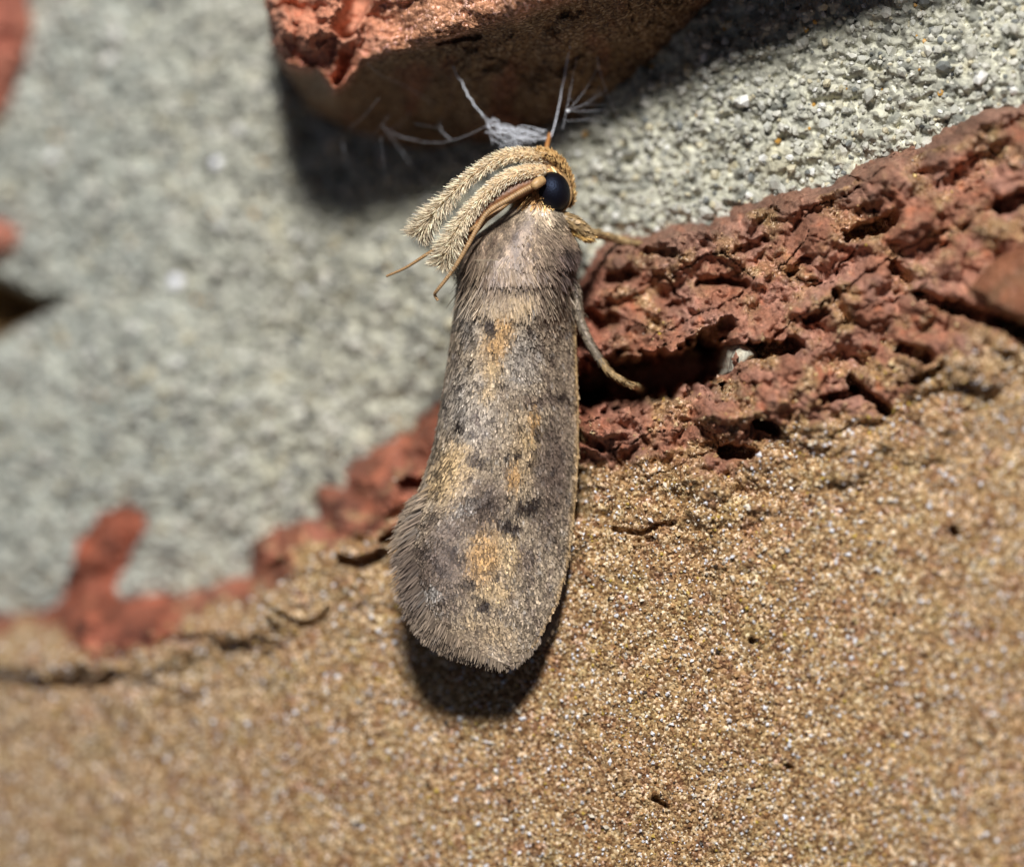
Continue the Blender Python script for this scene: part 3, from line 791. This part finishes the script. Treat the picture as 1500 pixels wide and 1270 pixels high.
pb = wing(ss, np.clip(b2[:, 1], 380, 971)); pb = P(b2[:, 0], b2[:, 1], pb[:, 1]-0.03)
dr = unit(np.stack([d2[:, 0], 0.22+0*ss, -d2[:, 1]], -1))
nn2 = np.tile(np.array([0, -1.0, 0]), (n, 1))
fw = wing_colour(b2[:, 0], np.clip(b2[:, 1], 400, 960)); fc = (0.6*fw+0.4*lin(118, 103, 92))*np.exp(rng.normal(0, 0.34, (n, 1)))
blades('fringe', pb, dr, nn2, ln/K, rng.uniform(1.2, 2.3, n)/K, fc, M_HAIR, fore, bend=0.02, taper=0.7, tipcol=fc*1.25)

# far forewing: the narrow band beyond the dorsal ridge, folding down behind the body
nr2 = 14
rr = np.linspace(0, 1, nr2)
RR, V2 = np.meshgrid(rr, np.linspace(388, 955, 90))
pl = wing(np.zeros_like(V2), V2)
bxp = wl(V2)+9*sstep(720, 640, V2)
Fp = P(bxp-13*np.sin(np.clip(RR*2.2, 0, 1)*np.pi*0.5)*sstep(760, 640, V2)+4-RR*0+80*RR**2*(wr(V2)-wl(V2))/200, V2-3, pl[..., 1]+0.1+1.7*RR)
Fv = Fp.reshape(-1, 3)
fi = np.arange(nr2*90).reshape(90, nr2)
FQ = np.stack([fi[:-1, :-1], fi[1:, :-1], fi[1:, 1:], fi[:-1, 1:]], -1).reshape(-1, 4)
fv2 = Fv+np.array([0.05, 0.02, 0])
rim = np.concatenate([fi[0], fi[1:, -1], fi[-1, ::-1][1:], fi[::-1, 0][1:-1]])
RQ = np.stack([rim, np.roll(rim, -1), np.roll(rim, -1)+len(Fv), rim+len(Fv)], -1)
fcx = np.tile(lin(120, 104, 92), (len(Fv), 1))*(1+0.3*fbm(V2.ravel(), RR.ravel()*60, 16, 3, 77))[:, None]
far = obj('forewing', mesh_np('forewing', np.vstack([Fv, fv2]), [FQ, FQ[:, ::-1]+len(Fv), RQ], np.vstack([fcx, fcx])), M_CUT, moth)
n = 3000
a = rng.integers(0, 88, n); b = rng.integers(0, 7, n)
p0 = Fp[a, b]; tv = unit(Fp[a+1, b]-p0); ts = unit(Fp[a, b+1]-p0); nn3 = unit(np.cross(ts, tv)); nn3 = np.where(nn3[:, 0:1] > 0, -nn3, nn3)
cl = np.tile(lin(138, 120, 106), (n, 1))*np.exp(rng.normal(0, 0.25, (n, 1)))
blades('wing_scales', p0+rng.uniform(0, 1, (n, 1))*(Fp[a+1, b]-p0)+rng.uniform(0, 1, (n, 1))*(Fp[a, b+1]-p0), tv, nn3, rng.uniform(8, 13, n)/K, rng.uniform(3.5, 5.5, n)/K, cl, M_SCALE, far, bend=0.03, taper=0.4, tipcol=cl*1.15)

# hindwing edge showing under the costa near the tip
hp = curve([(834, 800, 0.25), (828, 850, 0.22), (818, 890, 0.15), (806, 920, 0.1), (790, 942, 0.05)], 40)
hv = np.concatenate([P(hp[:, 0], hp[:, 1], hp[:, 2]), P(hp[:, 0]-50, hp[:, 1]-8, hp[:, 2]+0.1), P(hp[:, 0], hp[:, 1], hp[:, 2]+0.04), P(hp[:, 0]-50, hp[:, 1]-8, hp[:, 2]+0.14)])
q = np.arange(39)
HQ = [np.stack([q, q+1, q+41, q+40], -1), np.stack([q+80, q+120, q+121, q+81], -1), np.stack([q, q+80, q+81, q+1], -1), np.stack([q+40, q+41, q+121, q+120], -1)]
hind = obj('hindwing', mesh_np('hindwing', hv, HQ, np.tile(lin(120, 100, 82), (len(hv), 1))), M_CUT, moth)
n = 260
t = rng.random(n); hh = np.stack([np.interp(t, np.linspace(0, 1, 40), hp[:, k]) for k in range(3)], -1)
blades('fringe', P(hh[:, 0]-3, hh[:, 1], hh[:, 2]), unit(np.stack([rng.normal(0.25, 0.15, n), 0*t+0.05, -np.ones(n)], -1)), np.tile(np.array([0, -1.0, 0]), (n, 1)), rng.uniform(8, 15, n)/K, rng.uniform(1.5, 2.5, n)/K,
       np.tile(lin(140, 118, 94), (n, 1))*np.exp(rng.normal(0, 0.25, (n, 1))), M_HAIR, hind, bend=0, taper=0.7)

# --- thorax pile: long hair scales lying back from the neck
def pile(name, n, py0, py1, a0, a1, lmin, lmax, wmin, wmax, colf, bend, spread, parent=moth, sink=0.0):
    py = py0+(py1-py0)*rng.random(n)**1.25; an = np.radians(rng.uniform(a0, a1, n))
    p, nr_ = body_pt(py, an)
    p = p-nr_*sink
    c = np.cos(an)
    d = np.stack([0.42*c*sstep(420, 330, py)+rng.normal(0, spread, n), 0*c, -np.ones(n)], -1)
    d[:, 0] += 0.5*fbm(p[:, 0]*K, p[:, 2]*K, 16, 2, 207); d[:, 1] += 0.25*fbm(p[:, 0]*K, p[:, 2]*K, 13, 2, 209)
    d = unit(d-nr_*np.sum(d*nr_, 1, keepdims=True)*0.9)
    bend = (bend*np.interp(py, [350, 376], [1.0, 0.0]))[:, None]
    cl = colf(py, an)*np.exp(rng.normal(0, 0.3, (n, 1))+1.7*fbm(p[:, 0]*K, p[:, 2]*K*0.45, 12, 3, 215)[:, None])
    return blades(name, p, d, nr_, rng.uniform(lmin, lmax, n)/K, rng.uniform(wmin, wmax, n)/K, cl, M_HAIR, parent, bend=bend, taper=0.6, tipcol=cl*1.2)
def thorax_col(py, an):
    x = np.cos(an)
    c = np.tile(lin(132, 114, 95), (len(py), 1))
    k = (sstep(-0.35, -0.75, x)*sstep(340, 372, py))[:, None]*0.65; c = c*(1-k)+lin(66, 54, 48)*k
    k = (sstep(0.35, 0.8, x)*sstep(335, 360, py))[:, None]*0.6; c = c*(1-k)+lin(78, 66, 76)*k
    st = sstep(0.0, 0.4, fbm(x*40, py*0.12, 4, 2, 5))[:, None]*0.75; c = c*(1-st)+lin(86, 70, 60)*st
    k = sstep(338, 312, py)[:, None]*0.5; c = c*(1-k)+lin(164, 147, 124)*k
    return c
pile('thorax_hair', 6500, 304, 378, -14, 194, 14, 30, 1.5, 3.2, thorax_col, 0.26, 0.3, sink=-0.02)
n = 3400
v = rng.uniform(382, 446, n); sw = rng.uniform(0.02, 0.98, n)
hp_, htv, hnn = wing_frame(sw, v)
hqx, hqy = proj(hp_)
hcl = thorax_col(np.full(n, 380.0), np.arccos(np.clip((hqx-752)/90, -1, 1)))
kk = sstep(395, 436, v)[:, None]; hcl = hcl*(1-kk)+wing_colour(hqx, hqy)*kk
hcl = hcl*np.exp(rng.normal(0, 0.32, (n, 1)))
blades('thorax_hair', hp_+hnn*0.02, unit(htv+rng.normal(0, 0.25, (n, 1))*np.array([1.0, 0, 0])), unit(hnn+rng.normal(0, 0.2, (n, 3))), rng.uniform(10, 34, n)/K, rng.uniform(1.5, 3.0, n)/K, hcl, M_HAIR, moth, bend=0.08, taper=0.6, tipcol=hcl*1.15)
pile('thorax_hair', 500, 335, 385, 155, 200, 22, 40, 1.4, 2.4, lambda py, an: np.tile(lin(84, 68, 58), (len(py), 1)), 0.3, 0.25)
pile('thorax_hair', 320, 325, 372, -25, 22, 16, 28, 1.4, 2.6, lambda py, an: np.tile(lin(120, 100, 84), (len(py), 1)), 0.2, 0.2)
def head_col(py, an):
    return np.tile(lin(178, 138, 90), (len(py), 1))
pile('head_hair', 900, 236, 300, 60, 200, 8, 16, 1.6, 2.8, head_col, 0.35, 0.35)
pile('collar', 900, 300, 326, 40, 170, 12, 20, 4, 7, lambda py, an: np.tile(lin(176, 160, 138), (len(py), 1)), 0.25, 0.25)

# --- eye, its rim, and the smooth face above it
def ellipsoid(name, c, rx, rz, ry, rot, mat, parent, colr, nu=40, nv_=24):
    u = np.linspace(0, 2*np.pi, nu, endpoint=False); w = np.linspace(0.02, np.pi-0.02, nv_)
    U, Wd = np.meshgrid(u, w)
    ex = rx/K*np.sin(Wd)*np.cos(U); ez = rz/K*np.sin(Wd)*np.sin(U); ey = -ry*np.cos(Wd)
    a = math.radians(rot)
    V = np.stack([ex*math.cos(a)-ez*math.sin(a), ey, ex*math.sin(a)+ez*math.cos(a)], -1).reshape(-1, 3)+c
    i = np.arange(nv_-1)[:, None]*nu; j = np.arange(nu)[None]; j2 = (j+1) % nu
    Q = np.stack([i+j, i+j2, i+nu+j2, i+nu+j], -1).reshape(-1, 4)
    j = np.arange(nu)
    T = [np.concatenate([V[:0]]), ]
    n0 = len(V); V = np.vstack([V, c+np.array([0, -ry, 0]), c+np.array([0, ry, 0])])
    Tt = np.vstack([np.stack([np.full(nu, n0), (j+1) % nu, j], -1), np.stack([np.full(nu, n0+1), (nv_-1)*nu+j, (nv_-1)*nu+(j+1) % nu], -1)])
    return obj(name, mesh_np(name, V, [Q, Tt], np.tile(colr, (len(V), 1))), mat, parent)
eye_c = P(810, 281, -0.26)
eye = ellipsoid('eye', eye_c, 25, 29.5, 0.42, 16, M_EYE, moth, np.array([0.01]*3))
a = np.linspace(0, 2*np.pi, 60); ro = math.radians(16)
exx = 26/K*np.cos(a); ezz = 30.5/K*np.sin(a)
tube('eye_rim', eye_c+np.stack([exx*math.cos(ro)-ezz*math.sin(ro), 0*a+0.07, exx*math.sin(ro)+ezz*math.cos(ro)], -1), np.full(60, 2.6/K), M_CUT, eye, lin(150, 116, 74), 6)
frons_parent = moth
fp = curve([(768, 232, -0.2), (790, 227, -0.22), (808, 231, -0.18), (822, 244, -0.1), (832, 262, 0.0), (837, 285, 0.1), (834, 304, 0.2)], 40)
tube('frons', P(fp[:, 0], fp[:, 1], fp[:, 2]), np.interp(np.linspace(0, 1, 40), [0, .25, .5, .8, 1], [9, 10, 8, 5, 3])/K, M_CUT, frons_parent, lin(190, 152, 98), 14, vary=0.2)

nf_ = 1500
k = rng.integers(0, 39, nf_); fpp = P(fp[:, 0], fp[:, 1], fp[:, 2]); frd = np.interp(np.linspace(0, 1, 40), [0, .25, .5, .8, 1], [9, 10, 8, 5, 3])/K
_, _, (fA, fB, fT) = tube_data(fpp, frd, 8)
an = rng.uniform(0, 2*np.pi, nf_); rd = np.cos(an)[:, None]*fA[k]+np.sin(an)[:, None]*fB[k]
inner = (np.sum(rd*(eye_c-fpp[k]), 1) > 0.08)
hc2 = np.where(inner[:, None], lin(96, 66, 40), lin(206, 168, 112))*np.exp(rng.normal(0, 0.3, (nf_, 1)))
blades('head_hair', fpp[k]+rd*frd[k][:, None]*0.9, unit(rd*0.5-fT[k]*0.8+rng.normal(0, 0.25, (nf_, 3))), unit(np.array([0, -1.0, 0])+rng.normal(0, 0.4, (nf_, 3))), rng.uniform(4, 8, nf_)/K, rng.uniform(1, 2, nf_)/K, hc2, M_FUR, moth, bend=0.1, taper=0.6)

# --- labial palps: furry horns swept back over the head
def palp(pts, rads, nh, base_col, name='palp'):
    c = curve(pts, 80)
    path = P(c[:, 0], c[:, 1], c[:, 2])
    rad = np.interp(np.linspace(0, 1, 80), np.linspace(0, 1, len(rads)), rads)/K
    o = tube(name, path, rad, M_CUT, moth, base_col, 12)
    V, F, (A, B, T) = tube_data(path, rad, 12)
    t = rng.random(nh)**0.85*78; k = t.astype(int); an = rng.uniform(0, 2*np.pi, nh)
    rd = np.cos(an)[:, None]*A[k]+np.sin(an)[:, None]*B[k]
    pos = path[k]+(t-k)[:, None]*(path[k+1]-path[k])+rd*rad[k][:, None]*0.85
    lean = np.interp(t, [0, 40, 78], [1.5, 0.9, 0.45])[:, None]
    dr = unit(rd+T[k]*lean+rng.normal(0, 0.14, (nh, 3)))
    ln = rng.uniform(0.4, 1.45, nh)*np.interp(t, [0, 12, 40, 62, 78], [5, 6, 9, 19, 18])/K
    cl = np.tile(lin(242, 222, 190), (nh, 1))*np.exp(rng.normal(0, 0.2, (nh, 1)))
    dk = rng.random(nh) < np.interp(t, [0, 30, 78], [0.0, 0.05, 0.3]); cl[dk] = cl[dk]*0.45
    tip = np.where(rng.random((nh, 1)) < np.interp(t, [30, 60], [0.0, 0.5])[:, None], cl*0.5, cl*1.1)
    blades('bristles', pos, dr, unit(np.array([0, -1.0, 0])+rng.normal(0, 0.5, (nh, 3))), ln, rng.uniform(0.7, 1.4, nh)/K, cl, M_FUR, o, bend=0.1, taper=0.6, tipcol=tip)
    return o
palp([(806, 236, -0.1), (780, 228, -0.3), (745, 229, -0.5), (708, 246, -0.6), (672, 275, -0.6), (642, 306, -0.5), (622, 330, -0.4), (612, 345, -0.35)], [9, 9.5, 8.5, 6.5, 5, 4, 3, 1.8], 5200, lin(214, 184, 142))
palp_b = palp([(798, 250, -0.5), (768, 252, -0.65), (735, 266, -0.75), (705, 292, -0.8), (680, 321, -0.8), (665, 347, -0.8), (654, 370, -0.78), (647, 390, -0.75)], [9, 10, 9, 7, 5, 4, 3, 1.8], 5200, lin(212, 180, 138))

# --- antennae: ringed threads
def antenna(pts, r0, r1, colr):
    c = curve(pts, 260)
    path = P(c[:, 0], c[:, 1], c[:, 2]); t = np.linspace(0, 1, 260)
    L = np.cumsum(np.r_[0, np.linalg.norm(np.diff(path, axis=0), axis=1)])*K
    rad = (r0+(r1-r0)*t)*(1+0.1*np.sin(L/3.4*2*np.pi))/K
    sh = (0.72+0.4*(np.sin(L/3.4*2*np.pi) > 0))[:, None]*colr
    return tube('antenna', path, rad, M_CUT, moth, sh, 8, vary=0.06)
gp = curve([(782, 266, -0.4), (748, 282, -0.5), (718, 302, -0.55), (692, 334, -0.55), (674, 368, -0.55)], 40)
tube('palp_groove', P(gp[:, 0], gp[:, 1], gp[:, 2]), np.interp(np.linspace(0, 1, 40), [0, .3, .7, 1], [14, 15, 12, 5])/K, M_CUT, palp_b, lin(128, 84, 50), 12, vary=0.25)
an1 = antenna([(790, 268, -0.7), (768, 279, -0.85), (742, 294, -0.95), (715, 311, -0.98), (699, 335, -1.0), (684, 362, -1.02), (668, 389, -1.0), (652, 411, -0.95), (640, 426, -0.88), (637, 432, -0.75), (641, 440, -0.72)], 4.5, 2.0, lin(172, 136, 94))
antenna([(770, 268, -0.3), (740, 300, -0.6), (700, 330, -0.75), (660, 352, -0.7), (625, 373, -0.6), (595, 392, -0.5), (566, 405, -0.4)], 4.4, 1.6, lin(166, 128, 84))
tube('scape', P([795, 788, 782], [264, 268, 273], [-0.72, -0.82, -0.92]), np.array([7, 8, 6])/K, M_CUT, an1, lin(190, 152, 104), 12)

# --- legs: each a femur, tibia and tarsus
def leg(segs, tuft=None):
    root = None
    for nm, pts, rads, cl in segs:
        c = curve(pts, 40); path = P(c[:, 0], c[:, 1], c[:, 2])
        rad = np.interp(np.linspace(0, 1, 40), np.linspace(0, 1, len(rads)), rads)/K
        rad = rad*(1+0.06*np.sin(np.linspace(0, 40, 40)))
        if root is None:
            root = obj('leg', None, parent=moth)
        o = tube(nm, path, rad, M_CUT, root, cl, 10)
        nh = 420
        V, F, (A, B, T) = tube_data(path, rad, 10)
        k = rng.integers(0, 39, nh); an = rng.uniform(0, 2*np.pi, nh)
        rd = np.cos(an)[:, None]*A[k]+np.sin(an)[:, None]*B[k]
        hc_ = np.tile(cl, (nh, 1))*np.exp(rng.normal(0, 0.3, (nh, 1)))
        blades('leg_scales', path[k]+rd*rad[k][:, None]*0.95, unit(T[k]+0.2*rd), rd, rng.uniform(5, 9, nh)/K, rng.uniform(1.8, 3, nh)/K, hc_, M_SCALE, root, bend=0.1, taper=0.6, tipcol=hc_*1.25)
    return root
def yb_at(qx, qy):
    k = np.argmin((pxb-qx)**2+(pyb-qy)**2); return float(Yb.flat[k])
f1 = yb_at(908, 362)
LG = lin(156, 130, 92); LD = lin(120, 108, 92)
leg([('femur', [(806, 316, 0.1), (822, 319, -0.05), (838, 325, -0.1), (852, 334, -0.05), (864, 343, 0.05)], [8, 10, 10.5, 9, 6], LG),
     ('tibia', [(828, 330, 0.05), (843, 340, 0.02), (856, 347, 0.05), (866, 350, 0.1)], [4, 6, 6.5, 3], lin(190, 152, 92)),
     ('tarsus', [(860, 342, 0.05), (880, 344, f1*0.5), (898, 349, f1*0.85), (914, 353, f1-0.02), (936, 357, yb_at(936, 360)-0.02)], [6.5, 6, 5.4, 4.4, 3], LG)])
f2 = yb_at(945, 582)
leg([('femur', [(834, 400, 0.1), (843, 425, 0.1), (846, 448, 0.15)], [7, 7.5, 6.5], LD),
     ('tibia', [(845, 440, 0.12), (850, 468, 0.18), (860, 494, 0.2), (872, 516, 0.15), (881, 531, 0.1)], [6.5, 6.2, 6, 5.6, 5], LD),
     ('tarsus', [(879, 527, 0.1), (893, 545, 0.05), (910, 557, 0.05), (928, 565, 0.1), (946, 573, f2-0.02)], [5, 4.8, 4.2, 3.6, 2.4], LG)])
f3 = yb_at(858, 640)
leg([('femur', [(820, 560, 0.3), (834, 590, 0.35), (842, 605, 0.4)], [5, 5, 4.5], LD),
     ('tarsus', [(842, 603, 0.4), (850, 622, 0.45), (857, 642, f3-0.02)], [4, 3.4, 2.2], LG)])
# tip of the far foreleg reaching up over the head
tube('leg', P(*curve([(797, 236, 0.35), (800, 220, 0.5), (803, 206, 0.7), (805, 196, 0.9)], 20).T), np.linspace(4.5, 2.6, 20)/K, M_CUT, moth, lin(170, 116, 66), 8)

# ------------------------------------------------------------------ spider web under the upper brick
web = obj('spider_web', None, label='torn white spider web hanging below the upper brick behind the moth', cat='spider web')
SILK = np.array([0.78, 0.8, 0.85])
def yu_at(qx, qy):
    k = np.argmin((pxu-qx)**2+(pyu-qy)**2); return float(Yu.flat[k])
def ym_at(qx, qy):
    k = np.argmin((pxm-qx)**2+(pym-qy)**2); return float(Ym.flat[k])
def thread(pts, r, wig=1.0, n=60):
    r = r*0.85
    c = curve(pts, n)
    t = np.linspace(0, 1, n); w = np.sin(t*np.pi)**0.3
    c[:, 0] += wig*w*fbm(t*9, t*0+pts[0][0]*0.37, 1, 3, 3)*3; c[:, 1] += wig*w*fbm(t*9, t*0+pts[0][1]*0.21, 1, 3, 8)*2
    rad = 0.5*r*(1+0.45*fbm(t*22, t*0+pts[0][0]*0.7, 1, 2, 12))/K
    return tube('thread', P(c[:, 0], c[:, 1], c[:, 2]), rad, M_WEB, web, SILK, 5)
YW = 1.1
thread([(648, 58, yu_at(648, 58)), (662, 92, 1.3), (676, 122, 1.2), (690, 146, YW), (708, 172, YW)], 2.2, 1.4)
thread([(838, 54, yu_at(838, 54)), (832, 84, 1.0), (826, 115, 1.0), (820, 148, 1.0), (813, 182, 1.0), (803, 212, 0.8)], 2.0, 0.6)
thread([(884, -20, yu_at(884, -20)), (874, 34, 1.0), (874, 80, 1.2), (884, 122, 1.5), (896, 152, 2.0), (914, 188, ym_at(914, 188))], 0.8, 0.5)
thread([(868, -20, yu_at(868, -20)), (850, 60, 0.9), (838, 120, 1.0), (824, 190, 1.0)], 0.55, 0.4)
thread([(832, 163, 1.0), (862, 150, 1.3), (890, 130, 1.5)], 0.5, 0.3)
thread([(832, 163, 1.0), (870, 163, 1.4), (905, 160, 2.0), (926, 158, ym_at(926, 158))], 0.5, 0.3)
thread([(832, 163, 1.0), (856, 134, 1.1), (878, 96, 1.2)], 0.45, 0.3)
thread([(828, 178, 1.0), (868, 176, 1.6), (914, 186, ym_at(914, 186))], 0.45, 0.3)
thread([(536, 92, yu_at(536, 92)), (560, 112, 2.0), (584, 122, 2.2), (610, 136, 2.4), (640, 158, yu_at(640, 158))], 0.6, 0.8)
thread([(552, 178, yu_at(552, 178)), (578, 196, 2.4), (610, 206, 2.0), (650, 208, 1.6), (690, 196, 1.3), (712, 184, YW)], 0.4, 1.0)
thread([(560, 184, 2.6), (582, 214, 2.8), (606, 246, 3.2), (622, 274, ym_at(622, 274))], 0.35, 0.8)
thread([(492, 170, yu_at(492, 170)), (502, 210, 3.4), (512, 250, 4.2), (540, 284, ym_at(540, 284))], 0.5, 1.0)
thread([(640, 168, yu_at(640, 168)), (646, 190, 2.0), (660, 205, 1.5)], 0.7, 0.6)
o = ellipsoid('silk_speck', P(832, 163, 1.0), 2.6, 2.6, 0.04, 0, M_WEB, web, np.array([0.9, 0.9, 0.92]), 10, 6)  # small pale speck where the fine threads meet
fv_, ff_ = [], []; off = 0
for q in range(26):
    if q < 15: a = rng.uniform([520, 110], [770, 215]); ln = rng.uniform(30, 90); y0 = rng.uniform(1.2, 3.0)
    else: a = rng.uniform([825, 90], [880, 170]); ln = rng.uniform(20, 60); y0 = rng.uniform(0.9, 1.8)
    ang = rng.uniform(-0.2, 1.5) if q % 3 else rng.uniform(1.4, 2.6)
    b = a+ln*np.array([math.cos(ang), math.sin(ang)]); m = (a+b)/2+np.array([0, rng.uniform(0, 7)])
    c = curve([(*a, y0-0.3), (*m, y0), (*b, y0+0.5)], 12)
    V, F, _ = tube_data(P(c[:, 0], c[:, 1], c[:, 2]), np.full(12, rng.uniform(0.1, 0.22))/K, 4)
    fv_.append(V); ff_.append([f+off for f in F]); off += len(V)
Vw = np.vstack(fv_)
obj('fine_threads', mesh_np('fine_threads', Vw, [np.vstack([f[0] for f in ff_]), np.vstack([f[1] for f in ff_])], np.tile(SILK*0.35, (len(Vw), 1))), M_WEB, web, kind='stuff')
# tangled sheet of silk
SHEET = [(704, 164), (716, 170), (740, 184), (770, 186), (806, 192), (814, 200), (800, 208), (780, 212), (745, 220), (724, 214), (712, 196)]
vs_, fs_ = [], []
cnt = 0; off = 0
while cnt < 95:
    a = rng.uniform([702, 162], [816, 222]); ang = rng.normal(0.35, 0.7); ln = rng.uniform(14, 52)
    b = a+ln*np.array([math.cos(ang), math.sin(ang)])
    m = (a+b)/2+rng.normal(0, 4, 2)
    if (polysd(np.array([a[0], b[0], m[0]]), np.array([a[1], b[1], m[1]]), SHEET) < -1.5).any(): continue
    y0 = YW+rng.normal(0, 0.14); yy = y0+rng.normal(0, 0.12)
    c = curve([(*a, y0), (*m, (y0+yy)/2+rng.normal(0, .05)), (*b, yy)], 8)
    V, F, _ = tube_data(P(c[:, 0], c[:, 1], c[:, 2]), np.full(8, rng.uniform(0.15, 0.55))/K, 4)
    vs_.append(V); fs_.append([f+off for f in F]); off += len(V); cnt += 1
Vw = np.vstack(vs_)
obj('silk_sheet', mesh_np('silk_sheet', Vw, [np.vstack([f[0] for f in fs_]), np.vstack([f[1] for f in fs_])], np.tile(SILK, (len(Vw), 1))), M_WEB, web, kind='stuff')
